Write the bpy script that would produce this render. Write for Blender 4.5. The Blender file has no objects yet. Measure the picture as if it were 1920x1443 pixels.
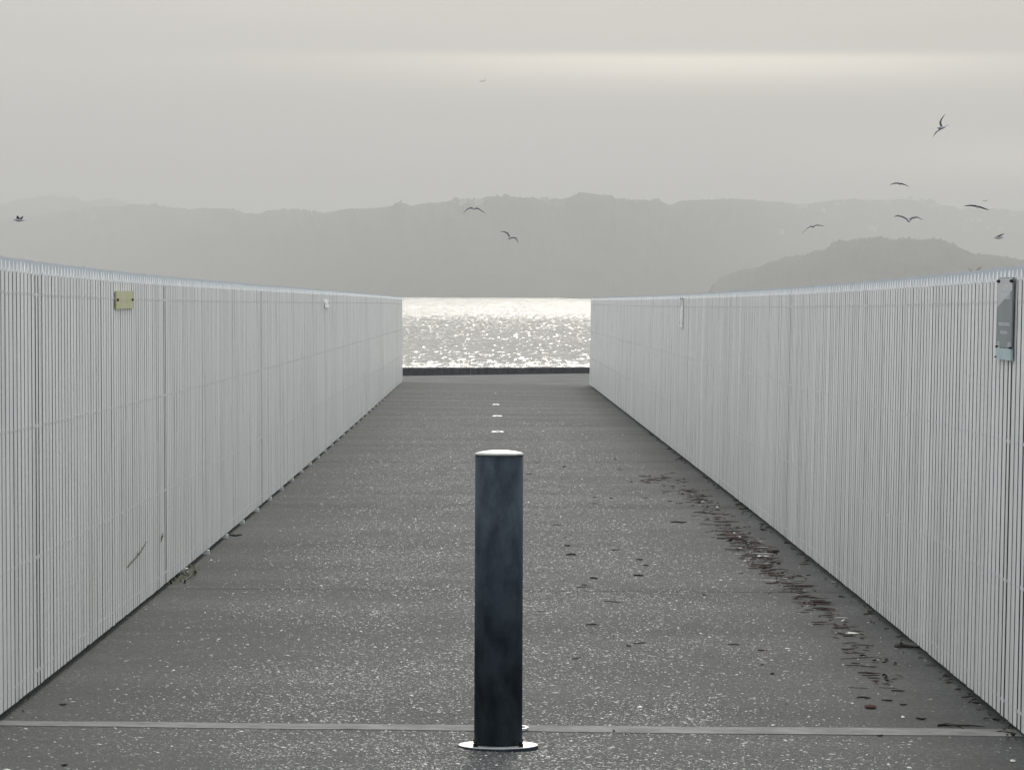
import bpy, math, random
import numpy as np
from mathutils import Vector, Matrix, Euler

random.seed(7)
rng = np.random.default_rng(11)
C = bpy.context.scene.collection
scene = bpy.context.scene

# ------------------------------------------------------------------ camera
EYE = 1.549
FPX, W0, H0 = 8000.0, 1920.0, 1443.0
PITCH = math.atan((721.5 - 551.0) / FPX)
YAW = math.atan((960.0 - 921.6) / FPX)
ROLL = math.radians(0.22)
cam_rot = (Matrix.Rotation(-YAW, 3, 'Z') @ Matrix.Rotation(math.pi / 2 - PITCH, 3, 'X')
           @ Matrix.Rotation(ROLL, 3, 'Z'))
cd = bpy.data.cameras.new('camera')
cd.sensor_width = 36.0
cd.lens = 36.0 * FPX / W0
cd.clip_start = 0.5
cd.clip_end = 60000.0
cam = bpy.data.objects.new('camera', cd)
C.objects.link(cam)
cam.matrix_world = Matrix.Translation((0, 0, EYE)) @ cam_rot.to_4x4()
scene.camera = cam

# ------------------------------------------------------------------ sun, sky, exposure
SUN_EL, SUN_AZ = math.radians(24.0), math.radians(3.5)      # azimuth measured from +Y towards +X
SUN_STRENGTH, SUN_ANGLE = 0.8, math.radians(10.0)
SKY_STRENGTH = 0.10
sun_dir = Vector((math.sin(SUN_AZ) * math.cos(SUN_EL), math.cos(SUN_AZ) * math.cos(SUN_EL), math.sin(SUN_EL)))
sd = bpy.data.lights.new('sun', 'SUN')
sd.energy = SUN_STRENGTH
sd.angle = SUN_ANGLE
sd.color = (1.0, 0.955, 0.85)
sun = bpy.data.objects.new('sun', sd)
C.objects.link(sun)
sun.rotation_euler = (-sun_dir).to_track_quat('-Z', 'Y').to_euler()
sun.location = (0, 40, 60)

world = bpy.data.worlds.new('World')
scene.world = world
world.use_nodes = True
wn, wl = world.node_tree.nodes, world.node_tree.links
wn.clear()


def N(tree, typ, **kw):
    n = tree.nodes.new(typ)
    for k, v in kw.items():
        if k in n.inputs:
            n.inputs[k].default_value = v
        else:
            setattr(n, k, v)
    return n


def mth(tree, op, a, b=None, c=None, clamp=False):
    n = tree.nodes.new('ShaderNodeMath')
    n.operation = op
    n.use_clamp = clamp
    for i, v in enumerate((a, b, c)):
        if v is None:
            continue
        if isinstance(v, (int, float)):
            n.inputs[i].default_value = v
        else:
            tree.links.new(v, n.inputs[i])
    return n.outputs[0]


def mixc(tree, fac, a, b, blend='MIX'):
    n = tree.nodes.new('ShaderNodeMix')
    n.data_type = 'RGBA'
    n.blend_type = blend
    n.clamp_factor = True
    for i, v in ((0, fac), (6, a), (7, b)):
        if isinstance(v, (int, float)):
            n.inputs[i].default_value = v
        elif isinstance(v, tuple):
            n.inputs[i].default_value = v + (1.0,) if len(v) == 3 else v
        else:
            tree.links.new(v, n.inputs[i])
    return n.outputs[2]


def ramp(tree, src, stops):
    n = tree.nodes.new('ShaderNodeValToRGB')
    el = n.color_ramp.elements
    while len(el) < len(stops):
        el.new(0.5)
    for e, (p, c) in zip(el, stops):
        e.position = p
        e.color = tuple(c) + (1.0,) if len(c) == 3 else c
    tree.links.new(src, n.inputs[0])
    return n.outputs[0]


wt = world.node_tree
sky = N(wt, 'ShaderNodeTexSky', sky_type='NISHITA', sun_disc=False, sun_elevation=SUN_EL, sun_rotation=SUN_AZ,
        air_density=1.5, dust_density=4.0, ozone_density=1.0)
tc = N(wt, 'ShaderNodeTexCoord')
sep = N(wt, 'ShaderNodeSeparateXYZ')
wl.new(tc.outputs['Generated'], sep.inputs[0])
sx, sy, sz = sep.outputs
az = mth(wt, 'ARCTAN2', sx, sy)
# thin overcast: low-contrast layered cloud over the whole dome
comb = N(wt, 'ShaderNodeCombineXYZ')
wl.new(mth(wt, 'MULTIPLY', az, 3.0), comb.inputs[0])
wl.new(mth(wt, 'MULTIPLY', sz, 26.0), comb.inputs[1])
nz = N(wt, 'ShaderNodeTexNoise', Scale=1.0, Detail=5.0, Roughness=0.5)
wl.new(comb.outputs[0], nz.inputs['Vector'])
veil = ramp(wt, nz.outputs['Fac'], [(0.25, (2.75, 2.9, 3.05)), (0.55, (3.45, 3.62, 3.78)), (0.8, (4.5, 4.68, 4.8))])
up = mth(wt, 'MULTIPLY_ADD', mth(wt, 'MAXIMUM', sz, 0.0), 2.9, 1.0)      # overcast brighter towards the zenith
mulv = N(wt, 'ShaderNodeVectorMath', operation='SCALE')
wl.new(veil, mulv.inputs[0])
wl.new(up, mulv.inputs['Scale'])


def streak(el_c, el_up, el_dn, az_c, az_w):
    """a lit cloud band lying at one height in the sky"""
    d = mth(wt, 'SUBTRACT', sz, el_c)
    wob = mth(wt, 'MULTIPLY', mth(wt, 'SUBTRACT', nz.outputs['Fac'], 0.5), el_up * 1.2)
    d = mth(wt, 'ADD', d, wob)
    a = mth(wt, 'DIVIDE', mth(wt, 'MAXIMUM', d, 0.0), el_up)
    b = mth(wt, 'DIVIDE', mth(wt, 'MINIMUM', d, 0.0), el_dn)
    v = mth(wt, 'ADD', mth(wt, 'POWER', a, 2.0), mth(wt, 'POWER', mth(wt, 'ABSOLUTE', b), 2.0))
    h = mth(wt, 'DIVIDE', mth(wt, 'SUBTRACT', az, az_c), az_w)
    v = mth(wt, 'ADD', v, mth(wt, 'MULTIPLY', h, h))
    return mth(wt, 'EXPONENT', mth(wt, 'MULTIPLY', v, -1.0))


s1 = streak(0.0550, 0.0015, 0.0058, 0.048, 0.075)
s2 = streak(0.0310, 0.0060, 0.0060, 0.135, 0.05)
smul = mth(wt, 'ADD', mth(wt, 'MULTIPLY', s1, 1.0), mth(wt, 'MULTIPLY', s2, 0.7))
clouds = mixc(wt, smul, mulv.outputs[0], (9.4, 8.8, 7.8))
final = mixc(wt, 0.95, sky.outputs[0], clouds)
bg = N(wt, 'ShaderNodeBackground', Strength=SKY_STRENGTH)
wl.new(final, bg.inputs['Color'])
wo = N(wt, 'ShaderNodeOutputWorld')
wl.new(bg.outputs[0], wo.inputs['Surface'])

scene.view_settings.view_transform = 'Standard'
scene.view_settings.look = 'None'
scene.view_settings.exposure = 0.56
scene.view_settings.gamma = 1.0
scene.view_settings.use_curve_mapping = False
scene.cycles.use_denoising = True
scene.cycles.volume_bounces = 1
scene.cycles.max_bounces = 8
scene.cycles.diffuse_bounces = 4
scene.cycles.sample_clamp_indirect = 8.0


# ------------------------------------------------------------------ helpers
def ray(px, py):
    return (cam_rot @ Vector(((px - W0 / 2) / FPX, -(py - H0 / 2) / FPX, -1.0)))


def at_y(px, py, Y):
    d = ray(px, py)
    return Vector((0, 0, EYE)) + d * (Y / d.y)


def at_x(px, py, X):
    d = ray(px, py)
    return Vector((0, 0, EYE)) + d * (X / d.x)


def new_mesh(name, verts, faces, mats=(), smooth=False, mat_idx=None):
    me = bpy.data.meshes.new(name)
    me.from_pydata([tuple(v) for v in verts], [], faces)
    for m in mats:
        me.materials.append(m)
    if mat_idx is not None:
        me.polygons.foreach_set('material_index', mat_idx)
    if smooth:
        me.polygons.foreach_set('use_smooth', [True] * len(me.polygons))
    me.update()
    return me


def link(name, me, parent=None, loc=None):
    o = bpy.data.objects.new(name, me)
    C.objects.link(o)
    if parent is not None:
        o.parent = parent
    if loc is not None:
        o.location = loc
    return o


def tag(o, label=None, cat=None, group=None, kind=None):
    for k, v in (('label', label), ('category', cat), ('group', group), ('kind', kind)):
        if v:
            o[k] = v
    return o


def empty(name, loc=(0, 0, 0)):
    o = bpy.data.objects.new(name, None)
    o.empty_display_size = 0.1
    C.objects.link(o)
    o.location = loc
    return o


class MB:
    """collects pieces into one mesh"""

    def __init__(self):
        self.v, self.f, self.m = [], [], []

    def add(self, vs, fs, m=0):
        k = len(self.v)
        self.v += [tuple(x) for x in vs]
        self.f += [tuple(i + k for i in f) for f in fs]
        self.m += [m] * len(fs)

    def box(self, x0, x1, y0, y1, z0, z1, m=0):
        self.add([(x0, y0, z0), (x1, y0, z0), (x1, y1, z0), (x0, y1, z0), (x0, y0, z1), (x1, y0, z1), (x1, y1, z1), (x0, y1, z1)],
                 [(0, 3, 2, 1), (4, 5, 6, 7), (0, 1, 5, 4), (1, 2, 6, 5), (2, 3, 7, 6), (3, 0, 4, 7)], m)

    def lathe(self, prof, n=48, c=(0, 0, 0), m=0, cap=True):
        vs = []
        for r, z in prof:
            for i in range(n):
                a = 2 * math.pi * i / n
                vs.append((c[0] + r * math.cos(a), c[1] + r * math.sin(a), c[2] + z))
        fs = []
        for j in range(len(prof) - 1):
            for i in range(n):
                k = (i + 1) % n
                fs.append((j * n + i, j * n + k, (j + 1) * n + k, (j + 1) * n + i))
        if cap:
            fs.append(tuple(range(n - 1, -1, -1)))
            fs.append(tuple((len(prof) - 1) * n + i for i in range(n)))
        self.add(vs, fs, m)

    def tube(self, pts, rads, n=6, m=0):
        pts = [Vector(p) for p in pts]
        vs, fs = [], []
        for i, p in enumerate(pts):
            d = (pts[min(i + 1, len(pts) - 1)] - pts[max(i - 1, 0)]).normalized()
            a = d.orthogonal().normalized() if abs(d.z) > 0.95 else d.cross(Vector((0, 0, 1))).normalized()
            b = d.cross(a)
            for k in range(n):
                t = 2 * math.pi * k / n
                vs.append(p + (a * math.cos(t) + b * math.sin(t)) * rads[i])
        for i in range(len(pts) - 1):
            for k in range(n):
                q = (k + 1) % n
                fs.append((i * n + k, i * n + q, (i + 1) * n + q, (i + 1) * n + k))
        fs.append(tuple(range(n - 1, -1, -1)))
        fs.append(tuple((len(pts) - 1) * n + k for k in range(n)))
        self.add(vs, fs, m)

    def mesh(self, name, mats, smooth=False):
        return new_mesh(name, self.v, self.f, mats, smooth, self.m)

    def build(self, name, mats, parent=None, smooth=False, loc=None):
        if not isinstance(mats, (list, tuple)):
            mats = [mats]
        return link(name, self.mesh(name, mats, smooth), parent, loc)


def mat(name, col, rough=0.6, metal=0.0, spec=0.5):
    m = bpy.data.materials.new(name)
    m.use_nodes = True
    b = m.node_tree.nodes['Principled BSDF']
    b.inputs['Base Color'].default_value = tuple(col) + (1.0,)
    b.inputs['Roughness'].default_value = rough
    b.inputs['Metallic'].default_value = metal
    b.inputs['Specular IOR Level'].default_value = spec
    return m, m.node_tree, b


def noisy(name, c1, c2, scale=8.0, rough=0.6, metal=0.0, spec=0.5, stretch=(1, 1, 1), detail=4.0, lo=0.35, hi=0.65, bump=0.0,
          rrange=None, coord='Object'):
    m, t, b = mat(name, c1, rough, metal, spec)
    co = N(t, 'ShaderNodeTexCoord')
    mp = N(t, 'ShaderNodeMapping')
    mp.inputs['Scale'].default_value = stretch
    t.links.new(co.outputs[coord], mp.inputs[0])
    n = N(t, 'ShaderNodeTexNoise', Scale=scale, Detail=detail, Roughness=0.6)
    t.links.new(mp.outputs[0], n.inputs['Vector'])
    t.links.new(ramp(t, n.outputs['Fac'], [(lo, c1), (hi, c2)]), b.inputs['Base Color'])
    if rrange:
        r = N(t, 'ShaderNodeMapRange')
        r.inputs['To Min'].default_value, r.inputs['To Max'].default_value = rrange
        t.links.new(n.outputs['Fac'], r.inputs['Value'])
        t.links.new(r.outputs[0], b.inputs['Roughness'])
    if bump:
        bp = N(t, 'ShaderNodeBump', Strength=1.0, Distance=bump)
        t.links.new(n.outputs['Fac'], bp.inputs['Height'])
        t.links.new(bp.outputs[0], b.inputs['Normal'])
    return m


# ------------------------------------------------------------------ wall and deck lines (metres)
XL, XR = -1.757, 1.933
Y_END = 84.4
PITCH_SLAT, SLAT_W = 0.127, 0.095
LEAN_L, LEAN_R = math.radians(0.45), math.radians(0.95)
H = 1.65
LB = [at_x(x, y, XL) for x, y in ((0, 1340), (180, 1198), (318, 1090), (430, 995), (490, 940), (570, 875), (680, 785), (755, 712))]
RB = [at_x(x, y, XR) for x, y in ((1905, 1360), (1700, 1194), (1470, 1005), (1285, 858), (1105, 720))]
LT = [at_x(x, y, XL - 0.013) for x, y in ((0, 476), (130, 500), (210, 510), (330, 519), (480, 530), (640, 547), (755, 557))]
RT = [at_x(x, y, XR + 0.026) for x, y in ((1919, 497), (1830, 508), (1700, 519), (1590, 526), (1475, 545 - 3), (1287, 550), (1107, 558))]


def line(pts, deg):
    y = np.array([p.y for p in pts])
    z = np.array([p.z for p in pts])
    t = np.log(y)
    k = np.polyfit(t, z, deg)
    return lambda q: float(np.polyval(k, math.log(max(q, 11.0))))


zl, zr = line(LB, 2), line(RB, 2)
tl, tr = line(LT, 3), line(RT, 3)


def ground(x, y):
    y = min(y, Y_END + 1)
    f = min(max((x - XL) / (XR - XL), -0.5), 1.5)
    return zl(y) * (1 - f) + zr(y) * f - 0.032


def on_ground(px, py):
    d = ray(px, py)
    z = -0.05
    for _ in range(12):
        k = (z - EYE) / d.z
        p = Vector((0, 0, EYE)) + d * k
        z = ground(p.x, p.y)
    return p


# ------------------------------------------------------------------ materials
m_asphalt, t, b = mat('worn_asphalt', (0.14, 0.14, 0.135), 0.85, spec=0.3)
co = N(t, 'ShaderNodeTexCoord')
big = N(t, 'ShaderNodeTexNoise', Scale=0.55, Detail=6.0, Roughness=0.62)
mp = N(t, 'ShaderNodeMapping')
mp.inputs['Scale'].default_value = (0.32, 1.3, 1.0)
t.links.new(co.outputs['Object'], mp.inputs[0])
t.links.new(mp.outputs[0], big.inputs['Vector'])
fine = N(t, 'ShaderNodeTexNoise', Scale=120.0, Detail=3.0, Roughness=0.7)
t.links.new(co.outputs['Object'], fine.inputs['Vector'])
vor = N(t, 'ShaderNodeTexVoronoi', Scale=75.0)
t.links.new(co.outputs['Object'], vor.inputs['Vector'])
stone = ramp(t, vor.outputs['Color'], [(0.0, (0.04, 0.04, 0.039)), (0.55, (0.066, 0.066, 0.064)), (0.8, (0.11, 0.11, 0.105)), (1.0, (0.25, 0.247, 0.236))])
binder = ramp(t, fine.outputs['Fac'], [(0.3, (0.038, 0.038, 0.037)), (0.7, (0.08, 0.08, 0.077))])
base = mixc(t, mth(t, 'MULTIPLY_ADD', big.outputs['Fac'], 1.2, -0.12, clamp=True), binder, stone)
wear_sheen = ramp(t, big.outputs['Fac'], [(0.3, (0.58, 0.58, 0.58)), (0.7, (1.10, 1.10, 1.09))])  # worn bands, with soft sheen across the path put into the colour
mul = mixc(t, 1.0, base, wear_sheen, 'MULTIPLY')
t.links.new(mul, b.inputs['Base Color'])
hgt = mth(t, 'ADD', mth(t, 'MULTIPLY', vor.outputs['Distance'], -0.8), fine.outputs['Fac'])
bp = N(t, 'ShaderNodeBump', Strength=0.9, Distance=0.006)
t.links.new(hgt, bp.inputs['Height'])
t.links.new(bp.outputs[0], b.inputs['Normal'])

m_chip, t, b = mat('stone_chip', (0.3, 0.3, 0.28), 0.6)
at = N(t, 'ShaderNodeAttribute', attribute_name='tone')
t.links.new(ramp(t, at.outputs['Fac'], [(0.0, (0.045, 0.045, 0.044)), (0.45, (0.11, 0.11, 0.105)), (0.75, (0.21, 0.207, 0.195)), (1.0, (0.55, 0.54, 0.505))]), b.inputs['Base Color'])

m_litter, t, b = mat('dry_litter', (0.06, 0.04, 0.03), 0.8)
at = N(t, 'ShaderNodeAttribute', attribute_name='tone')
t.links.new(ramp(t, at.outputs['Fac'], [(0.0, (0.018, 0.014, 0.011)), (0.5, (0.05, 0.033, 0.024)), (0.8, (0.062, 0.034, 0.024)), (0.93, (0.09, 0.05, 0.034)), (0.97, (0.55, 0.52, 0.46))]), b.inputs['Base Color'])

m_paint, t, b = mat('white_slat_paint', (0.74, 0.75, 0.74), 0.34)
oi = N(t, 'ShaderNodeObjectInfo')
geo = N(t, 'ShaderNodeNewGeometry')
mp = N(t, 'ShaderNodeMapping')
mp.inputs['Scale'].default_value = (9.0, 9.0, 0.9)
t.links.new(geo.outputs['Position'], mp.inputs[0])
n1 = N(t, 'ShaderNodeTexNoise', Scale=1.0, Detail=5.0, Roughness=0.6)
t.links.new(mp.outputs[0], n1.inputs['Vector'])
mpb = N(t, 'ShaderNodeMapping')
mpb.inputs['Scale'].default_value = (0.0, 7.9, 0.0)
t.links.new(geo.outputs['Position'], mpb.inputs[0])
wnz = N(t, 'ShaderNodeTexWhiteNoise', noise_dimensions='1D')
spn = N(t, 'ShaderNodeSeparateXYZ')
t.links.new(mpb.outputs[0], spn.inputs[0])
t.links.new(mth(t, 'FLOOR', spn.outputs[1]), wnz.inputs['W'])
dirt = ramp(t, n1.outputs['Fac'], [(0.3, (0.665, 0.66, 0.63)), (0.55, (0.835, 0.83, 0.80))])
per = mth(t, 'MULTIPLY_ADD', wnz.outputs['Value'], 0.12, 0.92)
sc = N(t, 'ShaderNodeVectorMath', operation='SCALE')
t.links.new(dirt, sc.inputs[0])
t.links.new(per, sc.inputs['Scale'])
t.links.new(sc.outputs[0], b.inputs['Base Color'])
t.links.new(mth(t, 'MULTIPLY_ADD', n1.outputs['Fac'], 0.3, 0.16), b.inputs['Roughness'])

m_cap = noisy('cap_sky_tint', (0.42, 0.455, 0.49), (0.49, 0.52, 0.55), 14.0, 0.6, stretch=(1, 1, 0.3))  # bluish sky light on the tilted caps put into their colour
m_edge = noisy('slat_gap_shade', (0.018, 0.018, 0.018), (0.05, 0.05, 0.049), 9.0, 0.8, coord='Object', stretch=(1, 1, 0.4))  # shade between the slats put into a dark edge colour
m_rivet = mat('screw_grey', (0.66, 0.66, 0.65), 0.5)[0]
m_channel = mat('dark_channel', (0.025, 0.025, 0.026), 0.8)[0]
m_post = noisy('post_paint', (0.58, 0.6, 0.6), (0.70, 0.72, 0.71), 6.0, 0.45)
m_strip = noisy('concrete_strip', (0.105, 0.104, 0.096), (0.19, 0.187, 0.174), 9.0, 0.9, bump=0.002)
m_quay = noisy('pale_concrete', (0.075, 0.075, 0.073), (0.115, 0.115, 0.112), 1.6, 0.9, spec=0.15, bump=0.003)
m_timber = noisy('dark_timber', (0.028, 0.028, 0.032), (0.06, 0.06, 0.062), 5.0, 0.85, stretch=(0.2, 1, 1), bump=0.01)
m_boll = noisy('dark_bollard_paint', (0.013, 0.020, 0.028), (0.040, 0.054, 0.067), 15.0, 0.6, spec=0.12, stretch=(1, 1, 0.45), detail=8.0, lo=0.38, hi=0.64, rrange=(0.4, 0.85), bump=0.0008)
m_cap_metal = noisy('bollard_cap_metal', (0.40, 0.40, 0.37), (0.56, 0.55, 0.51), 26.0, 0.45, metal=0.0)
m_flange = noisy('galvanised_flange', (0.30, 0.31, 0.31), (0.44, 0.44, 0.43), 25.0, 0.45, metal=0.3)
m_dark = mat('black_fixing', (0.008, 0.008, 0.009), 0.9, spec=0.1)[0]
m_ring = mat('worn_steel', (0.75, 0.75, 0.73), 0.3, 0.7)[0]
m_plaque = noisy('cream_plaque', (0.45, 0.43, 0.21), (0.53, 0.505, 0.27), 5.0, 0.4)
m_bright = mat('plate_glare', (0.86, 0.86, 0.83), 0.25)[0]  # reflected glare on the far plates put into a white colour
m_letter = mat('faded_lettering', (0.40, 0.385, 0.22), 0.4)[0]
m_panel = noisy('grey_sign_face', (0.15, 0.17, 0.178), (0.19, 0.21, 0.216), 3.0, 0.4)
m_panel_top = noisy('sign_reflection', (0.42, 0.43, 0.42), (0.52, 0.53, 0.52), 6.0, 0.35)  # reflection on the upper sign put into a paler colour
m_print = mat('pale_print', (0.56, 0.58, 0.58), 0.3)[0]
m_teal = noisy('pale_teal_plate', (0.34, 0.47, 0.49), (0.42, 0.54, 0.55), 6.0, 0.3)
m_bush = noisy('bush_slope', (0.030, 0.034, 0.026), (0.060, 0.062, 0.048), 0.02, 0.95, spec=0.1)
m_housewall = mat('pale_house_wall', (0.5, 0.49, 0.46), 0.8)[0]
m_houseroof = mat('house_roof', (0.24, 0.22, 0.21), 0.8)[0]
m_gullbody = mat('gull_white', (0.30, 0.30, 0.32), 0.8)[0]
m_gullwing = mat('gull_grey', (0.055, 0.055, 0.065), 0.8)[0]
m_gulltip = mat('gull_dark_tip', (0.015, 0.015, 0.017), 0.8)[0]
m_plane = mat('aeroplane_paint', (0.12, 0.12, 0.12), 0.5)[0]
m_stickgrey = noisy('weathered_wood', (0.05, 0.046, 0.042), (0.14, 0.13, 0.12), 30.0, 0.85, stretch=(0.3, 1, 1))
m_twig = mat('dark_twig', (0.028, 0.020, 0.016), 0.85)[0]
m_redleaf = noisy('red_brown_leaf', (0.022, 0.008, 0.006), (0.045, 0.016, 0.010), 60.0, 0.9, spec=0.1)
m_shell = mat('pale_chip', (0.52, 0.505, 0.46), 0.6)[0]
m_weed = noisy('dry_weed', (0.07, 0.075, 0.04), (0.15, 0.15, 0.085), 40.0, 0.85)

# ------------------------------------------------------------------ water
Z_W = -2.6
m_water, t, b = mat('sea_water', (0.05, 0.06, 0.06), 0.12)
b.inputs['IOR'].default_value = 1.33
geo = N(t, 'ShaderNodeNewGeometry')
mp1 = N(t, 'ShaderNodeMapping')
mp1.inputs['Scale'].default_value = (2.6, 1.2, 1.0)
t.links.new(geo.outputs['Position'], mp1.inputs[0])
w1 = N(t, 'ShaderNodeTexNoise', Scale=1.0, Detail=4.0, Roughness=0.6)
t.links.new(mp1.outputs[0], w1.inputs['Vector'])
mp2 = N(t, 'ShaderNodeMapping')
mp2.inputs['Scale'].default_value = (0.012, 0.006, 1.0)
t.links.new(geo.outputs['Position'], mp2.inputs[0])
w2 = N(t, 'ShaderNodeTexNoise', Scale=1.0, Detail=3.0, Roughness=0.5)
t.links.new(mp2.outputs[0], w2.inputs['Vector'])
gust = mth(t, 'MULTIPLY_ADD', w2.outputs['Fac'], 1.6, -0.2, clamp=True)
spw = N(t, 'ShaderNodeSeparateXYZ')
t.links.new(geo.outputs['Position'], spw.inputs[0])
wy = mth(t, 'ADD', spw.outputs[1], mth(t, 'MULTIPLY', mth(t, 'SUBTRACT', w2.outputs['Fac'], 0.5), 260.0))
far_r = N(t, 'ShaderNodeMapRange', interpolation_type='SMOOTHSTEP')        # open water farther out is ruffled, a smoother lane lies nearer
for k_, v_ in (('From Min', 430.0), ('From Max', 1100.0), ('To Min', 0.0), ('To Max', 1.0)):
    far_r.inputs[k_].default_value = v_
t.links.new(wy, far_r.inputs['Value'])
near_r = N(t, 'ShaderNodeMapRange', interpolation_type='SMOOTHSTEP')
for k_, v_ in (('From Min', 330.0), ('From Max', 265.0), ('To Min', 0.0), ('To Max', 1.0)):
    near_r.inputs[k_].default_value = v_
t.links.new(wy, near_r.inputs['Value'])
ruffle = mth(t, 'MAXIMUM', far_r.outputs[0], near_r.outputs[0])
bp = N(t, 'ShaderNodeBump', Distance=0.5)
t.links.new(mth(t, 'MULTIPLY_ADD', ruffle, 0.35, 0.12), bp.inputs['Strength'])
t.links.new(w1.outputs['Fac'], bp.inputs['Height'])
# small wind ripples: tilt of the surface towards and away from the viewer's shore, and a little sideways
mp3 = N(t, 'ShaderNodeMapping')
mp3.inputs['Scale'].default_value = (2.5, 0.21, 1.0)
t.links.new(geo.outputs['Position'], mp3.inputs[0])
w3 = N(t, 'ShaderNodeTexNoise', Scale=1.0, Detail=3.0, Roughness=0.65)
t.links.new(mp3.outputs[0], w3.inputs['Vector'])
s3 = N(t, 'ShaderNodeSeparateColor')
t.links.new(w3.outputs['Color'], s3.inputs[0])
amp = mth(t, 'MULTIPLY_ADD', ruffle, 0.75, 0.75)
cv = N(t, 'ShaderNodeCombineXYZ')
t.links.new(mth(t, 'MULTIPLY', mth(t, 'SUBTRACT', s3.outputs[1], 0.5), 0.6), cv.inputs[0])
t.links.new(mth(t, 'MULTIPLY', mth(t, 'SUBTRACT', s3.outputs[0], 0.5), mth(t, 'MULTIPLY', amp, -1.0)), cv.inputs[1])
va = N(t, 'ShaderNodeVectorMath', operation='ADD')
t.links.new(bp.outputs[0], va.inputs[0])
t.links.new(cv.outputs[0], va.inputs[1])
vn = N(t, 'ShaderNodeVectorMath', operation='NORMALIZE')
t.links.new(va.outputs[0], vn.inputs[0])
t.links.new(vn.outputs[0], b.inputs['Normal'])
t.links.new(mth(t, 'MULTIPLY_ADD', ruffle, 0.12, 0.05), b.inputs['Roughness'])

R = 14000.0
mb = MB()
# one sheet: displaced waves in the strip of sea seen past the quay, plain around it
ys = [150.0]
while ys[-1] < 1500:
    ys.append(ys[-1] + (0.6 if ys[-1] < 560 else 0.6 + (ys[-1] - 560) * 0.006))
ys = np.array(ys)
us = np.linspace(-0.05, 0.056, 300)
U, Y = np.meshgrid(us, ys)
X = U * Y
Z = np.zeros_like(X)
wr = np.random.default_rng(5)
for k in range(64):
    lam = math.exp(wr.uniform(math.log(0.6), math.log(3.2)))
    th = wr.normal(0.1, 0.85)
    kx, ky = math.sin(th) * 2 * math.pi / lam, math.cos(th) * 2 * math.pi / lam
    Z += 0.0022 * lam * np.sin(kx * X + ky * Y + wr.uniform(0, 6.28))
mod = 0.65 + 0.35 * np.sin(X * 0.05 + 1.3 * np.sin(Y * 0.021)) * np.sin(Y * 0.033 + 0.6 * np.sin(X * 0.07))
edge = np.minimum(np.minimum((U - us[0]) / 0.012, (us[-1] - U) / 0.012), np.minimum((Y - ys[0]) / 10, (ys[-1] - Y) / 150)).clip(0, 1)
Z *= mod * edge
ny, nx = X.shape
V = np.stack([X.ravel(), Y.ravel(), Z.ravel() + Z_W], 1)
idx = np.arange(ny * nx).reshape(ny, nx)
F = np.stack([idx[:-1, :-1].ravel(), idx[:-1, 1:].ravel(), idx[1:, 1:].ravel(), idx[1:, :-1].ravel()], 1)
# the surrounding plain sheet shares the rim (frame of four quads)
y0, y1 = ys[0], ys[-1]
ov = np.array([(-R, -R, Z_W), (R, -R, Z_W), (R, R, Z_W), (-R, R, Z_W), (us[0] * y0, y0, Z_W), (us[-1] * y0, y0, Z_W), (us[-1] * y1, y1, Z_W), (us[0] * y1, y1, Z_W)])
n0 = len(V)
of = np.array([(0, 1, 5, 4), (1, 2, 6, 5), (2, 3, 7, 6), (3, 0, 4, 7)]) + n0
V = np.vstack([V, ov])
F = np.vstack([F, of])


def np_mesh(name, V, F, m, smooth=False):
    me = bpy.data.meshes.new(name)
    nv, nf, k = len(V), len(F), F.shape[1]
    me.vertices.add(nv)
    me.vertices.foreach_set('co', V.astype(np.float32).ravel())
    me.loops.add(nf * k)
    me.loops.foreach_set('vertex_index', F.astype(np.int32).ravel())
    me.polygons.add(nf)
    me.polygons.foreach_set('loop_start', np.arange(0, nf * k, k, dtype=np.int32))
    if smooth:
        me.polygons.foreach_set('use_smooth', np.ones(nf, dtype=bool))
    me.materials.append(m)
    me.update(calc_edges=True)
    me.validate()
    return me


tag(link('water', np_mesh('water', V, F, m_water, True)), kind='structure')


# ------------------------------------------------------------------ hills
def vnoise(seed):
    r = np.random.default_rng(seed)
    tab = r.uniform(-1, 1, (256, 256))

    def f(x, y):
        xi, yi = np.floor(x).astype(int), np.floor(y).astype(int)
        fx, fy = x - xi, y - yi
        fx, fy = fx * fx * (3 - 2 * fx), fy * fy * (3 - 2 * fy)
        g = lambda a, c: tab[a % 256, c % 256]
        return ((g(xi, yi) * (1 - fx) + g(xi + 1, yi) * fx) * (1 - fy) + (g(xi, yi + 1) * (1 - fx) + g(xi + 1, yi + 1) * fx) * fy)
    return f


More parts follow.
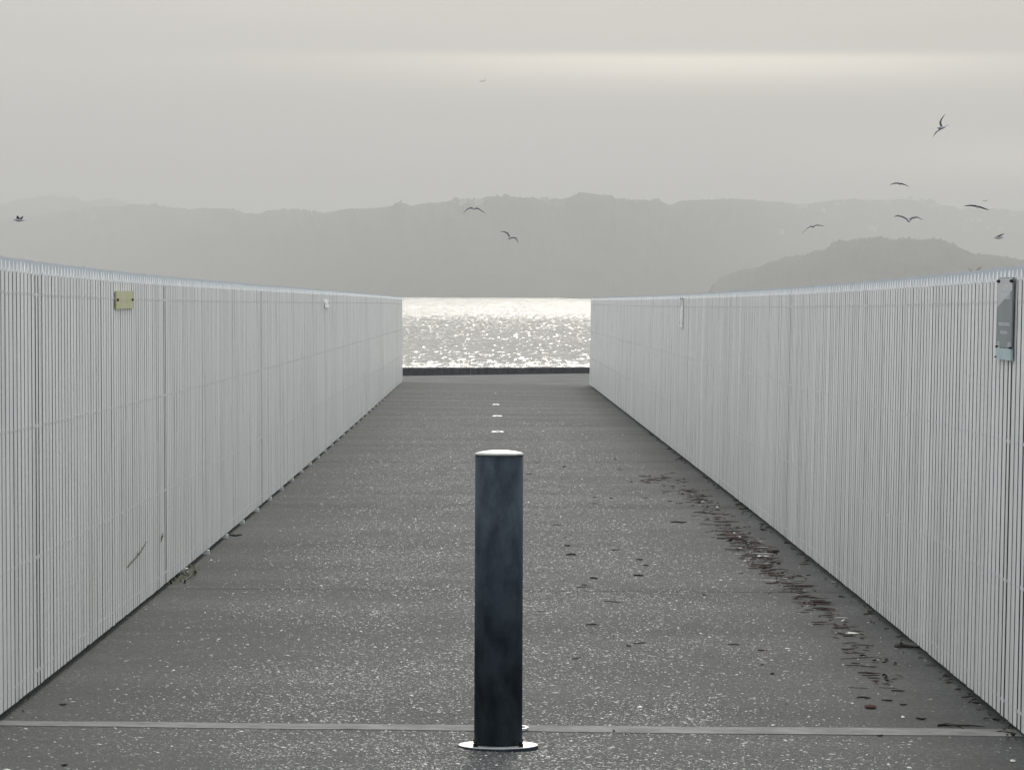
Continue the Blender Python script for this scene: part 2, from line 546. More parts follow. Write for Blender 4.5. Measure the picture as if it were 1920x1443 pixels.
class Hill:
    def __init__(self, name, prof, dist, depth, seed, trees=3.0, step=1.6, label=None):
        """prof: skyline as (px,py); dist: distance of the crest as a function of px; depth: crest to shore"""
        self.px = np.array([p[0] for p in prof], float)
        self.py = np.array([p[1] for p in prof], float)
        self.dist, self.depth = dist, depth
        self.n = vnoise(seed)
        self.trees = trees
        cols = np.arange(self.px[0], self.px[-1] + 0.1, step)
        s = np.concatenate([np.linspace(0, 1, 26), np.linspace(1.04, 1.6, 9)])
        CX, S = np.meshgrid(cols, s)
        P = self.point(CX, S)
        V = P.reshape(-1, 3)
        ny, nx = CX.shape
        i = np.arange(ny * nx).reshape(ny, nx)
        F = np.stack([i[:-1, :-1].ravel(), i[:-1, 1:].ravel(), i[1:, 1:].ravel(), i[1:, :-1].ravel()], 1)
        tag(link(name, np_mesh(name, V, F, m_bush, True)), kind='structure', label=label)

    def point(self, cx, s):
        cx, s = np.asarray(cx, float), np.asarray(s, float)
        d = np.array([self.dist(c) for c in cx.ravel()]).reshape(cx.shape)
        y = np.interp(cx, self.px, self.py)
        ys_ = sum(np.interp(cx + o_, self.px, self.py) * w_ for o_, w_ in ((-60, .12), (-40, .16), (-20, .22), (20, .22), (40, .16), (60, .12)))
        wc = np.exp(-((s - 1.0) / 0.06) ** 2)                         # single tree tops and knolls stay at the crest
        y = np.maximum(ys_, y) * (1 - wc) + y * wc
        # skyline height at the crest distance
        fx, fy = (cx - W0 / 2) / FPX, -(y - H0 / 2) / FPX
        Rm = np.array(cam_rot)
        dx = Rm[0, 0] * fx + Rm[0, 1] * fy - Rm[0, 2]
        dy = Rm[1, 0] * fx + Rm[1, 1] * fy - Rm[1, 2]
        dz = Rm[2, 0] * fx + Rm[2, 1] * fy - Rm[2, 2]
        h = EYE + dz / dy * d - (Z_W - 1.0)
        D = d + (s - 1.0) * self.depth
        front = np.where(s <= 1, np.sin(np.clip(s, 0, 1) * math.pi / 2) ** 0.9, np.cos((s - 1) * 1.6).clip(0, 1))
        g = self.n(cx * 0.02, s * 3.0) * 0.5 + self.n(cx * 0.07, s * 7.0) * 0.3
        hump = np.sin(np.clip(s, 0, 1) * math.pi) * 0.16
        z = h * (front * (1 + g * hump * 1.2))
        t = self.n(cx * 0.31, s * 40.0) * 0.6 + self.n(cx * 0.55 + 9, s * 71.0) * 0.4
        z = z + self.trees * t * np.clip(h / 20, 0, 1) * (0.2 + 0.8 * np.exp(-((s - 1.0) / 0.07) ** 2))
        x = dx / dy * D
        return np.stack([x, D, z + Z_W - 1.0], -1)


def lerp_f(pts):
    a = np.array(pts, float)
    return lambda c: float(np.mean([np.interp(c + k, a[:, 0], a[:, 1]) for k in (-120, -80, -40, 0, 40, 80, 120)]))


far_prof = [(-420, 452), (-260, 428), (-150, 405), (-60, 393), (0, 386), (30, 378), (60, 371), (90, 367), (115, 371), (135, 371), (160, 378), (185, 374),
            (207, 370.5), (225, 376), (245, 382), (290, 384), (360, 400), (460, 425), (600, 470)]
main_prof = [(-420, 470), (-250, 450), (-100, 428), (0, 412), (60, 405), (110, 398), (160, 390), (230, 387), (280, 385), (286, 381), (293, 380), (300, 386),
             (350, 394), (400, 392), (435, 392), (460, 400), (485, 403.5), (510, 396), (545, 391), (575, 394), (600, 399), (660, 395), (700, 392),
             (738, 390), (744, 381), (752, 377), (757, 386), (775, 388), (800, 382), (830, 380), (846, 377), (852, 370), (870, 372), (895, 374),
             (920, 369), (950, 365), (965, 370), (978, 369), (985, 371), (1005, 376), (1030, 375), (1060, 373), (1080, 367), (1094, 361), (1110, 366),
             (1130, 365), (1145, 366), (1153, 374), (1180, 376), (1210, 374), (1220, 376), (1235, 372), (1240, 380), (1258, 385), (1275, 380),
             (1300, 378), (1330, 374), (1350, 374), (1400, 376), (1450, 378), (1480, 381), (1500, 385), (1530, 381), (1565, 375), (1580, 373),
             (1600, 376), (1650, 376), (1690, 375), (1720, 380), (1735, 378), (1742, 373), (1752, 375), (1757, 384), (1790, 390), (1800, 395),
             (1815, 393), (1835, 391), (1880, 392), (1910, 398), (1960, 405), (2050, 418), (2200, 440), (2360, 470)]
near_prof = [(1060, 558.5), (1112, 557), (1120, 552), (1132, 549), (1142, 547.5), (1152, 550), (1175, 553), (1210, 553), (1300, 553), (1326, 551), (1334, 537),
             (1345, 524), (1358, 517), (1380, 509), (1400, 505), (1420, 503), (1440, 494), (1460, 487), (1480, 481), (1510, 479), (1525, 471),
             (1540, 471), (1556, 463), (1560, 455), (1570, 450), (1580, 449), (1587, 455), (1600, 452), (1620, 447), (1650, 446), (1660, 447),
             (1672, 451), (1690, 447), (1705, 446), (1720, 451), (1738, 451), (1745, 446), (1760, 449), (1775, 452), (1800, 465), (1830, 478),
             (1860, 479), (1890, 483), (1930, 490), (2000, 505), (2120, 530), (2240, 552), (2280, 557)]
hill_far = Hill('far_hills', far_prof, lerp_f([(-420, 10500), (600, 10500)]), 1200, 3, 3.0)
hill_main = Hill('hills', main_prof, lerp_f([(-420, 9400), (150, 8400), (420, 6900), (800, 5500), (1250, 5600), (1560, 8200), (2360, 9400)]), 950, 4, 3.6, 1.2)
hill_near = Hill('headland', near_prof, lerp_f([(1060, 4300), (1300, 4000), (1500, 3750), (2280, 3700)]), 420, 8, 2.6, 1.2)

# pale houses scattered on the far slopes
def house_mesh(w, d, h):
    a = MB()
    a.box(-w / 2, w / 2, -d / 2, d / 2, -4, h)
    r = MB()
    e = 0.4
    r.add([(-w / 2 - e, -d / 2 - e, h + .02), (w / 2 + e, -d / 2 - e, h + .02), (w / 2 + e, d / 2 + e, h + .02), (-w / 2 - e, d / 2 + e, h + .02),
           (-w / 2 - e, 0, h + 1.9), (w / 2 + e, 0, h + 1.9)],
          [(3, 2, 1, 0), (0, 1, 5, 4), (2, 3, 4, 5), (0, 4, 3), (1, 2, 5)])
    return a.mesh('wall', [m_housewall]), r.mesh('roof', [m_houseroof])


hm = [house_mesh(8, 7, 2.6), house_mesh(12, 7, 2.8), house_mesh(6, 7, 3.6)]
hspots = [(1497, 0.80), (1508, 0.79), (1572, 0.84), (1584, 0.78), (1628, 0.83), (1664, 0.84), (1707, 0.86), (1728, 0.82), (1748, 0.80), (1757, 0.8), (1812, 0.72),
          (1822, 0.70), (1836, 0.68), (1893, 0.66), (1902, 0.66), (1630, 0.45), (1640, 0.44), (1716, 0.5), (1852, 0.55), (1876, 0.5), (1545, 0.75), (148, 0.72),
          (176, 0.68), (900, 0.72), (868, 0.68), (1022, 0.74), (1462, 0.42)]
for k, (c, s) in enumerate(hspots):
    p = hill_main.point(np.array([float(c)]), np.array([s]))[0]
    e = empty('house', (p[0], p[1], p[2] + 1.6))
    e.rotation_euler.z = rng.uniform(-0.5, 0.5)
    wm, rm = hm[int(rng.integers(0, 3))]
    link('wall', wm, e)
    link('roof', rm, e)
    tag(e, 'tiny pale gabled house faint on the hazy far hillside', 'house', 'houses on the far hillside')
p = hill_near.point(np.array([1410.0]), np.array([0.62]))[0]
q = at_y(1410, 528, p[1] - 4)
e = empty('white_building', (q.x, q.y, q.z))
a = MB()
a.box(-1.9, 1.9, -1.5, 1.5, -12, 3.2)
a.build('wall', m_shell, e)
a = MB()
a.lathe([(0.95, 0), (0.8, 2.6), (1.0, 2.7), (1.0, 2.9), (0.1, 3.8)], 10, (0.5, 0, 3.22))
a.build('turret', m_shell, e)
tag(e, 'small white building with a narrow turret low on the right headland', 'building')

# ------------------------------------------------------------------ path: base, slabs, quay
def sheet(name, xa, xb, ya, yb, m, parent=None, thick=0.03, dz=0.0, nx=6, step=0.8, zf=ground):
    ny = max(2, int((yb - ya) / step) + 1)
    gx, gy = np.linspace(xa, xb, nx), np.linspace(ya, yb, ny)
    V, F = [], []
    for yy in gy:
        for xx in gx:
            V.append((xx, yy, zf(xx, yy) + dz))
    for j in range(ny - 1):
        for i in range(nx - 1):
            F.append((j * nx + i, j * nx + i + 1, (j + 1) * nx + i + 1, (j + 1) * nx + i))
    rim = ([i for i in range(nx)] + [j * nx + nx - 1 for j in range(1, ny)] + [(ny - 1) * nx + i for i in range(nx - 2, -1, -1)]
           + [j * nx for j in range(ny - 2, 0, -1)])
    k = len(V)
    for r in rim:
        V.append((V[r][0], V[r][1], V[r][2] - thick))
    n = len(rim)
    for i in range(n):
        F.append((rim[i], k + i, k + (i + 1) % n, rim[(i + 1) % n]))
    F.append(tuple(k + i for i in range(n - 1, -1, -1)))
    return link(name, new_mesh(name, V, F, [m]), parent)


path = sheet('path', XL - 0.28, XR + 0.28, 15.3, Y_END, m_channel, None, 0.7, -0.032)
tag(path, kind='structure')
joints = [15.3, 23.1, 32.7, 42.3, 51.9, 61.5, 71.1, Y_END]
for a_, b_ in zip(joints[:-1], joints[1:]):
    sheet('slab', XL - 0.3, XR + 0.3, a_ + 0.009, b_ - 0.009, m_asphalt, path)
tag(sheet('pavement', -14, 14, -14, 15.3075, m_asphalt, None, 1.2, nx=15), kind='structure')

# pale strip across the start of the bridge
bl, br = on_ground(0, 1351.5), on_ground(1919, 1367)
fl, fr = on_ground(0, 1360.0), on_ground(1919, 1381.0)


def ext(p, q, f):
    return q + (q - p) * f


c = [ext(fr, fl, 0.6), ext(fl, fr, 0.6), ext(bl, br, 0.6), ext(br, bl, 0.6)]
n = 40
V, F = [], []
for i in range(n + 1):
    f = i / n
    for p, q, in ((c[0], c[1]), (c[3], c[2])):
        w = p.lerp(q, f)
        V.append((w.x, w.y + rng.uniform(-.012, .012), ground(w.x, w.y) + 0.003))
for i in range(n):
    F.append((2 * i, 2 * i + 2, 2 * i + 3, 2 * i + 1))
k = len(V)
V += [(x, y, z - 0.02) for x, y, z in V]
for i in range(n):
    F.append((k + 2 * i, k + 2 * i + 2, 2 * i + 2, 2 * i))
    F.append((2 * i + 1, 2 * i + 3, k + 2 * i + 3, k + 2 * i + 1))
tag(link('concrete_strip', new_mesh('concrete_strip', V, F, [m_strip])), kind='structure')

# quay beyond the bridge
def quay_z(x, y):
    f = min(max((x - XL) / (XR - XL), -1.0), 2.0)
    return zl(Y_END) * (1 - f) + zr(Y_END) * f - 0.032 - 0.0012 * (y - Y_END)


tag(sheet('quay', -45, 45, Y_END + 0.02, 99.0, m_quay, None, 1.4, nx=31, zf=quay_z), kind='structure')

# ------------------------------------------------------------------ slatted walls
Z0 = 0.05                                                           # band of the folded cap


def slat_parts(wvar=0.0):
    a = MB()
    w = SLAT_W / 2 + wvar
    h, ap, th = H - Z0, H - 0.012, 0.022
    fr_ = [(0, -w, 0), (0, w, 0), (0, w, h), (-0.0034, 0, ap), (0, -w, h)]
    md = [(x - 0.0011, y * 1.012, z) for x, y, z in fr_]               # painted rounded arris; the edge behind carries gap shade in its colour
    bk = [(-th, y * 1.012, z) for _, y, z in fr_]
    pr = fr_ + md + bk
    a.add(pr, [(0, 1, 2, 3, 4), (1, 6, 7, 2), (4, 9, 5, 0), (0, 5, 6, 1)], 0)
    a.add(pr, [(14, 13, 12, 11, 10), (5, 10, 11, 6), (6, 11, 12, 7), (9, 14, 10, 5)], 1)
    a.add(pr, [(2, 7, 8, 3), (4, 3, 8, 9), (7, 12, 13, 8), (9, 8, 13, 14)], 0)
    p = PITCH_SLAT / 2 - 0.0006
    z0, z1, xa, xb, t_ = H - Z0 - 0.004, H, -0.0022, -0.0060, 0.006
    cv = [(xa, -p, z0), (xa, p, z0), (xb, p, z1), (xb, -p, z1), (xa - t_, -p, z0), (xa - t_, p, z0), (xb - t_, p, z1), (xb - t_, -p, z1)]
    a.add(cv, [(0, 1, 2, 3), (7, 6, 5, 4), (0, 4, 5, 1), (1, 5, 6, 2), (2, 6, 7, 3), (3, 7, 4, 0)], 2)
    for zc in (0.06, 0.50, 1.01, 1.52):
        for yc in (-0.036, 0.036):
            a.box(-0.002, 0.0007, yc - 0.011, yc + 0.011, zc - 0.006, zc + 0.006, 3)
    return a


slat_mb = [slat_parts(0.0), slat_parts(0.001), slat_parts(-0.0015), slat_parts(-0.016)]
slat_mesh = [s.mesh('slat', [m_paint, m_edge, m_cap, m_rivet]) for s in slat_mb]


def poly_bar(y0, y1, xa, xb, za, zb, X0, zf, tf, sgn, lean, step=1.9):
    """bar running along the wall behind the slats, heights given at the nominal wall height"""
    a = MB()
    ys_ = np.arange(y0, y1 + 0.01, step)
    V, F = [], []
    for yy in ys_:
        z0, k = zf(yy), (tf(yy) - zf(yy)) / H
        for x_, z_ in ((xa, za), (xb, za), (xb, zb), (xa, zb)):
            V.append((X0 + sgn * (x_ - z_ * math.tan(lean)), yy, z0 + z_ * (k if z_ > 0 else 1)))
    m_ = len(ys_)
    for i in range(m_ - 1):
        for k in range(4):
            q = (k + 1) % 4
            F.append((4 * i + k, 4 * i + q, 4 * i + 4 + q, 4 * i + 4 + k))
    F += [(3, 2, 1, 0), (4 * m_ - 4, 4 * m_ - 3, 4 * m_ - 2, 4 * m_ - 1)]
    a.add(V, F)
    return a


Y_START = 14.05


def make_wall(name, X0, zf, tf, sgn, lean, seams, label, foot_in, foot0):
    """sgn: +1 when the slats face +X"""
    w = empty(name, (X0, Y_START, zf(Y_START)))
    inv = w.location.copy()
    tag(w, label, 'wall')
    ys_ = list(np.arange(Y_START, Y_END - 0.05, PITCH_SLAT))
    restV, restF, restM = [], [], []
    nv = 0
    for i, yy in enumerate(ys_):
        z0 = zf(yy)
        k = (tf(yy) - z0) / H
        v = int(rng.choice([0, 1, 2], p=[0.55, 0.25, 0.2]))
        if any(abs(yy - s_) < PITCH_SLAT * 0.5 for s_ in seams):
            v = 3
        loc = Vector((X0 + rng.normal(0, 0.00025), yy + rng.normal(0, 0.001), z0 + rng.normal(0, 0.0010)))
        rot = Euler((0, -lean, (0 if sgn > 0 else math.pi) + rng.normal(0, 0.002)))
        if i < 300:
            o = link('slat', slat_mesh[v], w, loc - inv)
            o.rotation_euler = rot
            o.scale = (1, 1, k)
        else:
            M = Matrix.LocRotScale(loc - inv, rot, Vector((1, 1, k)))
            vv = [M @ Vector(p) for p in slat_mb[v].v]
            restV += vv
            restF += [tuple(q + nv for q in f) for f in slat_mb[v].f]
            restM += slat_mb[v].m
            nv += len(vv)
    o = link('slats', new_mesh('slats', restV, restF, [m_paint, m_edge, m_cap, m_rivet], False, restM), w)
    o['kind'] = 'stuff'
    for zc in (0.50, 1.01, 1.50):
        o = poly_bar(Y_START, Y_END - 0.1, -0.060, -0.0245, zc - 0.025, zc + 0.025, X0, zf, tf, sgn, lean).build('rail', m_post, w)
        o.location = -inv
    o = poly_bar(Y_START, Y_END - 0.1, -0.085, -0.028, -0.036, 0.012, X0, zf, tf, sgn, lean).build('base_channel', m_channel, w)
    o.location = -inv
    a = MB()
    a.box(-0.13, -0.065, -0.03, 0.03, 0.0, 1.58, 0)
    a.box(-0.15, foot_in, -0.027, 0.027, -0.034, -0.006, 0)
    pm = a.mesh('post', [m_post])
    a = MB()
    a.box(-0.13, -0.065, -0.03, 0.03, 0.0, 1.58, 0)
    a.box(-0.15, -0.03, -0.027, 0.027, -0.034, -0.006, 0)
    pm2 = a.mesh('post', [m_post])
    for yy in np.arange(foot0, Y_END - 0.3, 1.88):
        o = link('post', pm if yy > 24 else pm2, w, Vector((X0, yy, zf(yy))) - inv)
        o.rotation_euler = (0, -lean, 0 if sgn > 0 else math.pi)
    return w


make_wall('slatted_wall', XL, zl, tl, 1, LEAN_L, (23.1, 32.7, 42.3, 16.6),
          'long white slatted wall on the left of the path, carrying the cream plaques', 0.012, 15.15)
make_wall('slatted_wall', XR, zr, tr, -1, LEAN_R, (27.95, 42.4, 16.05, 15.6),
          'long white slatted wall on the right of the path, carrying the tall grey sign', -0.03, 15.9)

# ------------------------------------------------------------------ bollard
bc = on_ground(934.0, 1401.0)
s_ = bc.y / FPX
rb = 45.2 * s_
zt = EYE - (851.0 - 551.0) * s_
Hb = zt - bc.z
B = empty('bollard', bc)
tag(B, 'dark slate blue steel bollard with a pale domed cap standing mid path', 'bollard')
a = MB()
a.lathe([(rb, 0.014), (rb, Hb - 0.004)], 72)
o = a.build('post', m_boll, B, True)
for f in o.data.polygons:
    if len(f.vertices) > 4:
        f.use_smooth = False
a = MB()
rc = rb + 0.0015
a.lathe([(rb * .97, Hb - 0.004), (rc, Hb - 0.003), (rc, Hb + 0.002), (rc * .985, Hb + 0.0035), (rc * .86, Hb + 0.0068), (rc * .66, Hb + 0.0103), (rc * .42, Hb + 0.0129), (rc * .2, Hb + 0.0140), (0.002, Hb + 0.0145)], 72)
a.build('cap', m_cap_metal, B, True)
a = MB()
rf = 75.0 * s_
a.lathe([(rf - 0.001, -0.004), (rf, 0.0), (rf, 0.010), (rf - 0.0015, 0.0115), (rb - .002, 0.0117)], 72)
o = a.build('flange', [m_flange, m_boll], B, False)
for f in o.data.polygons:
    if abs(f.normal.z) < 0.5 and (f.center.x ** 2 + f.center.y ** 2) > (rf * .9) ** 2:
        f.material_index = 1  # shade on the rim put in with the dark post colour
bolt = MB()
bolt.lathe([(0.0085, 0), (0.0085, 0.010), (0.0055, 0.0105), (0.0055, 0.016), (0.001, 0.017)], 6)
bm = bolt.mesh('bolt', [m_dark])
for an in (45, 135, 225, 315):
    r_ = rf * 0.80
    o = link('bolt', bm, B, (r_ * math.cos(math.radians(an)), r_ * math.sin(math.radians(an)), 0.0118))

# flat steel ring let into the strip behind the bollard
rp = on_ground(941.0, 1368.0)
a = MB()
n, r0, r1 = 64, 46.0 * rp.y / FPX, 50.0 * rp.y / FPX
for i in range(n):
    t0, t1 = 2 * math.pi * i / n, 2 * math.pi * (i + 1) / n
    q = []
    for r_, z_ in ((r0, 0.0), (r1, 0.0), (r1, 0.006), (r0, 0.006)):
        for t_ in (t0, t1):
            q.append((r_ * math.cos(t_), r_ * math.sin(t_), z_))
    a.add(q, [(4, 5, 7, 6), (2, 3, 5, 4), (6, 7, 1, 0)])
o = a.build('steel_ring', m_ring, None, loc=(rp.x, rp.y, rp.z + 0.006))
tag(o, 'thin pale steel ring lying flat on the strip behind the bollard', 'ring')

# ------------------------------------------------------------------ studs along the middle of the path
stud_labels = ['pale metal stud on the path, nearest of the row beyond the bollard cap', 'pale metal stud on the path, second of the row beyond the bollard cap',
               'pale metal stud on the path, third of the row beyond the bollard cap', 'small dull metal stud on the path, farthest of the row']
for i, (px, py, wpx) in enumerate(((933, 809.5, 24), (932.5, 780, 19), (930, 758.5, 14), (928.5, 739, 14))):
    p = on_ground(px, py)
    w = wpx * p.y / FPX
    e = empty('road_stud', p)
    a = MB()
    hh = 0.011
    a.add([(-w / 2, -.05, -.002), (w / 2, -.05, -.002), (w / 2, .05, -.002), (-w / 2, .05, -.002), (-w / 2 + .012, -.018, hh), (w / 2 - .012, -.018, hh),
           (w / 2 - .012, .018, hh), (-w / 2 + .012, .018, hh)],
          [(4, 5, 6, 7), (0, 1, 5, 4), (1, 2, 6, 5), (2, 3, 7, 6), (3, 0, 4, 7)])
    a.build('base', m_ring if i < 3 else m_strip, e)
    a = MB()
    a.lathe([(0.02, 0), (0.018, 0.007), (0.010, 0.011), (0.001, 0.012)], 12, (0, 0, hh))
    a.build('reflector', m_shell, e, True)
    tag(e, stud_labels[i], 'stud', 'studs along the middle of the path')

# ------------------------------------------------------------------ timber kerb at the water's edge
k0, k1 = on_ground(757, 704.3), on_ground(1104, 699.0)
def on_quay(px, py):
    d = ray(px, py)
    z = -0.15
    for _ in range(10):
        p = Vector((0, 0, EYE)) + d * ((z - EYE) / d.z)
        z = quay_z(p.x, p.y)
    return p
k0, k1 = on_quay(757, 704.3), on_quay(1104, 699.5)
kd = (k1 - k0)
kd.z = 0
kd.normalize()
kj = on_quay(880, 702.5)
jpos = (kj - k0).dot(kd)
kn = Vector((-kd.y, kd.x, 0))
LB_ = 6.4
klabels = {-2: 'dark timber kerb beam along the water edge hidden far left', -1: 'dark timber kerb beam at the water edge, left of the pale joint',
           0: 'long dark timber kerb beam at the water edge, right of the pale joint', 1: 'dark timber kerb beam along the water edge hidden far right'}
for i in (-1, 0):
    a = MB()
    s0, s1 = jpos + i * LB_ + 0.012, jpos + (i + 1) * LB_ - 0.012
    m_ = 24
    V, F = [], []
    for j in range(m_ + 1):
        s = s0 + (s1 - s0) * j / m_
        p = k0 + kd * s
        z = quay_z(p.x, p.y)
        hh = 0.172 + rng.normal(0, 0.003) - 0.004 * s
        for off, zz in ((0, z - .01), (0.0, z + hh - .02), (0.02, z + hh), (0.26, z + hh + rng.normal(0, .002)), (0.28, z - .01)):
            q = p + kn * off
            V.append((q.x, q.y, zz))
    for j in range(m_):
        for k in range(5):
            q = (k + 1) % 5
            F.append((5 * j + k, 5 * j + 5 + k, 5 * j + 5 + q, 5 * j + q))
    F += [(0, 1, 2, 3, 4), tuple(5 * m_ + k for k in (4, 3, 2, 1, 0))]
    a.add(V, F)
    o = a.build('kerb_beam', m_timber)
    tag(o, klabels[i], 'kerb', 'timber kerb beams at the water edge')
p = k0 + kd * jpos
a = MB()
a.box(-0.011, 0.011, -0.004, 0.2, -.01, 0.160)
o = a.build('joint_plate', m_strip, None, loc=(p.x, p.y, quay_z(p.x, p.y)))
o.rotation_euler.z = math.atan2(kd.y, kd.x)
tag(o, 'thin pale plate standing in the joint between the two kerb beams', 'plate')

# ------------------------------------------------------------------ plaques and signs on the walls
def wall_frame(px0, px1, X, zf, sgn, lean):
    y0, y1 = at_x(px0, 560, X).y, at_x(px1, 560, X).y
    return y0, y1


def plaque(px0, px1, pt, pb, label, pm_, tip=0.0):
    y0, y1 = at_x(px0, 560, XL).y, at_x(px1, 560, XL).y
    ym = (y0 + y1) / 2
    zt_, zb_ = at_x((px0 + px1) / 2, pt, XL).z, at_x((px0 + px1) / 2, pb, XL).z
    zc = (zt_ + zb_) / 2
    xl = XL - (zc - zl(ym)) * math.tan(LEAN_L) + 0.004
    e = empty('plaque', (xl, ym, zc))
    e.rotation_euler = (0, -LEAN_L - tip, 0)
    e.scale = (0.6, 1, 1)
    L, hh = (y1 - y0) / 2, (zt_ - zb_) / 2
    a = MB()
    a.box(0.0, 0.010, -L, L, -hh, hh)
    a.build('plate', pm_, e)
    for sg in (-1, 1):
        a = MB()
        # a broad round-headed screw lying on the plate
        n_ = 14
        V = [(0.0102, sg * L * .86 + 0.06 * math.cos(2 * math.pi * k / n_), 0.0075 * math.sin(2 * math.pi * k / n_)) for k in range(n_)]
        V2 = [(0.014, sg * L * .86 + 0.042 * math.cos(2 * math.pi * k / n_), 0.0058 * math.sin(2 * math.pi * k / n_)) for k in range(n_)]
        a.add(V + V2, [(k, (k + 1) % n_, n_ + (k + 1) % n_, n_ + k) for k in range(n_)] + [tuple(n_ + k for k in range(n_))])
        a.build('screw', m_dark, e)
    # worn illegible line of raised lettering
    a = MB()
    y = -L * 0.62
    r_ = random.Random(3)
    while y < L * 0.6:
        w = r_.uniform(0.02, 0.05)
        z0_ = -0.011 + r_.uniform(-.001, .001)
        a.box(0.0098, 0.0102, y, y + 0.012, z0_, z0_ + 0.013)
        a.box(0.0098, 0.01015, y + 0.012, y + w, z0_ + r_.choice((0, 0.005, 0.010)), z0_ + 0.012)
        y += w + 0.018
    a.build('lettering', m_letter, e)['kind'] = 'stuff'
    tag(e, label, 'plaque', 'plaques on the left wall')


plaque(219.5, 251.5, 545.5, 578.5, 'cream yellow plaque with two black screws on the near left wall', m_plaque)
plaque(609.5, 617.0, 561.5, 576.5, 'small bright plaque with two screws far along the left wall', m_bright, math.radians(9))  # white carries the reflected glare; plate tipped back to catch more sky


def sign(px0, px1, pt, pb, label, mats):
    y0, y1 = at_x(px1, 560, XR).y, at_x(px0, 560, XR).y           # px1 is the nearer side
    ym = (y0 + y1) / 2
    pc = (px0 + px1) / 2
    zt_, zb_ = at_x(pc, pt, XR).z, at_x(pc, pb, XR).z
    zc = (zt_ + zb_) / 2
    x_ = XR + (zc - zr(ym)) * math.tan(LEAN_R) - 0.005
    e = empty('sign_board', (x_, ym, zc))
    e.rotation_euler = (0, -LEAN_R, math.pi)
    e.scale = (0.5, 1, 1)
    L, hh = (y1 - y0) / 2, (zt_ - zb_) / 2                          # local +y points to the camera
    hb = hh * 0.14
    mp_, mtop, mteal = mats
    a = MB()
    a.box(0.0, 0.012, -L * .96, L * .96, -hh + 2 * hb + 0.003, hh, 0)
    a.build('panel', mp_, e)
    # lit reflection on the panel, painted as a paler field cut on a slant
    a = MB()
    zt2 = hh - 0.003
    zslo, zshi = hh - 2 * hh * 0.37, hh - 2 * hh * 0.15
    # reader's left is the far side (-y)
    a.add([(0.0130, -L * .955, zt2), (0.0130, -L * .955, zslo), (0.0130, L * .955, zshi), (0.0130, L * .955, zt2)], [(0, 1, 2, 3)])
    a.add([(0.0120, -L * .955, zt2), (0.0120, -L * .955, zslo), (0.0120, L * .955, zshi), (0.0120, L * .955, zt2)], [(3, 2, 1, 0)])
    a.build('reflection_field', mtop, e)
    a = MB()
    a.box(0.001, 0.016, -L, L, -hh, -hh + 2 * hb, 0)
    a.build('lower_plate', mteal, e)
    # faint printed lines
    a = MB()
    r_ = random.Random(9)

    def txt(yc, zc_, wd, hg, rows):
        for i in range(rows):
            z1 = zc_ + hg / 2 - hg * i / rows
            z0_ = z1 - hg / rows * 0.62
            y = yc - wd / 2
            while y < yc + wd / 2 - 0.004:
                ww = min(r_.uniform(0.012, 0.034), yc + wd / 2 - y)
                a.box(0.0115, 0.0133 if zc_ > hh - F_ * 0.3 else 0.0123, y, y + ww, z0_, z1)
                y += ww + r_.uniform(0.004, 0.012)

    F_ = 2 * hh
    txt(0.05 * L, hh - F_ * 0.13, L * 0.7, F_ * 0.075, 2)
    txt(0.1 * L, hh - F_ * 0.235, L * 1.2, F_ * 0.07, 3)
    txt(-0.02 * L, hh - F_ * 0.57, L * 1.4, F_ * 0.040, 2)
    txt(-0.04 * L, hh - F_ * 0.67, L * 0.92, F_ * 0.040, 2)
    txt(-0.72 * L, hh - F_ * 0.81, L * 0.34, F_ * 0.055, 3)
    txt(0.70 * L, hh - F_ * 0.81, L * 0.40, F_ * 0.055, 3)
    a.build('lettering', m_print, e)['kind'] = 'stuff'
    for yy, zz, q in ((-L * .84, hh - .014, 1.0), (L * .84, hh - .014, 1.0), (-L * .9, -hh + 2 * hb + .004, .7), (L * .9, -hh + 2 * hb + .004, .7), (-L * .96, -hh + .008, .6)):
        a = MB()
        n_ = 14
        V = [(0.0131, yy + 0.055 * q * math.cos(2 * math.pi * k / n_), zz + 0.0068 * q * math.sin(2 * math.pi * k / n_)) for k in range(n_)]
        V2 = [(0.0200, yy + 0.040 * q * math.cos(2 * math.pi * k / n_), zz + 0.0050 * q * math.sin(2 * math.pi * k / n_)) for k in range(n_)]
        a.add(V + V2, [(k, (k + 1) % n_, n_ + (k + 1) % n_, n_ + k) for k in range(n_)] + [tuple(n_ + k for k in range(n_))])
        a.build('screw', m_dark, e)
    tag(e, label, 'sign', 'signs on the right wall')


sign(1862.5, 1891.0, 520.0, 674.5, 'tall grey sign with pale teal lower strip at the near end of the right wall', (m_panel, m_panel_top, m_teal))
sign(1272.8, 1277.6, 557.5, 614.0, 'narrow bright sign seen edge-on far along the right wall beside a dark seam', (m_bright, m_panel_top, m_bright))

# ------------------------------------------------------------------ embedded stone chips
nz2 = vnoise(21)
cand = 880000
# density falls off with distance
yy = 11.4 + 72.8 * rng.random(cand) ** 1.7
xx = rng.uniform(XL - 0.25, XR + 0.25, cand)
edge_l, edge_r = np.clip((xx - (XL + 0.15)) / 0.9, 0.10, 1), np.clip(((XR - 0.25) - xx) / 0.95, 0.06, 1)
dens = (0.72 + 0.4 * nz2(xx * 1.3, yy * 0.8) + 0.35 * nz2(xx * 4.0 + 7, yy * 2.2)).clip(0.15, 1) * edge_l * edge_r
front = yy < 15.0
dens = np.where(front, dens * 1.15, dens * 0.8) * np.clip(1 - (yy - 36) / 46, 0.02, 1)
keep = rng.random(cand) < dens * 0.62
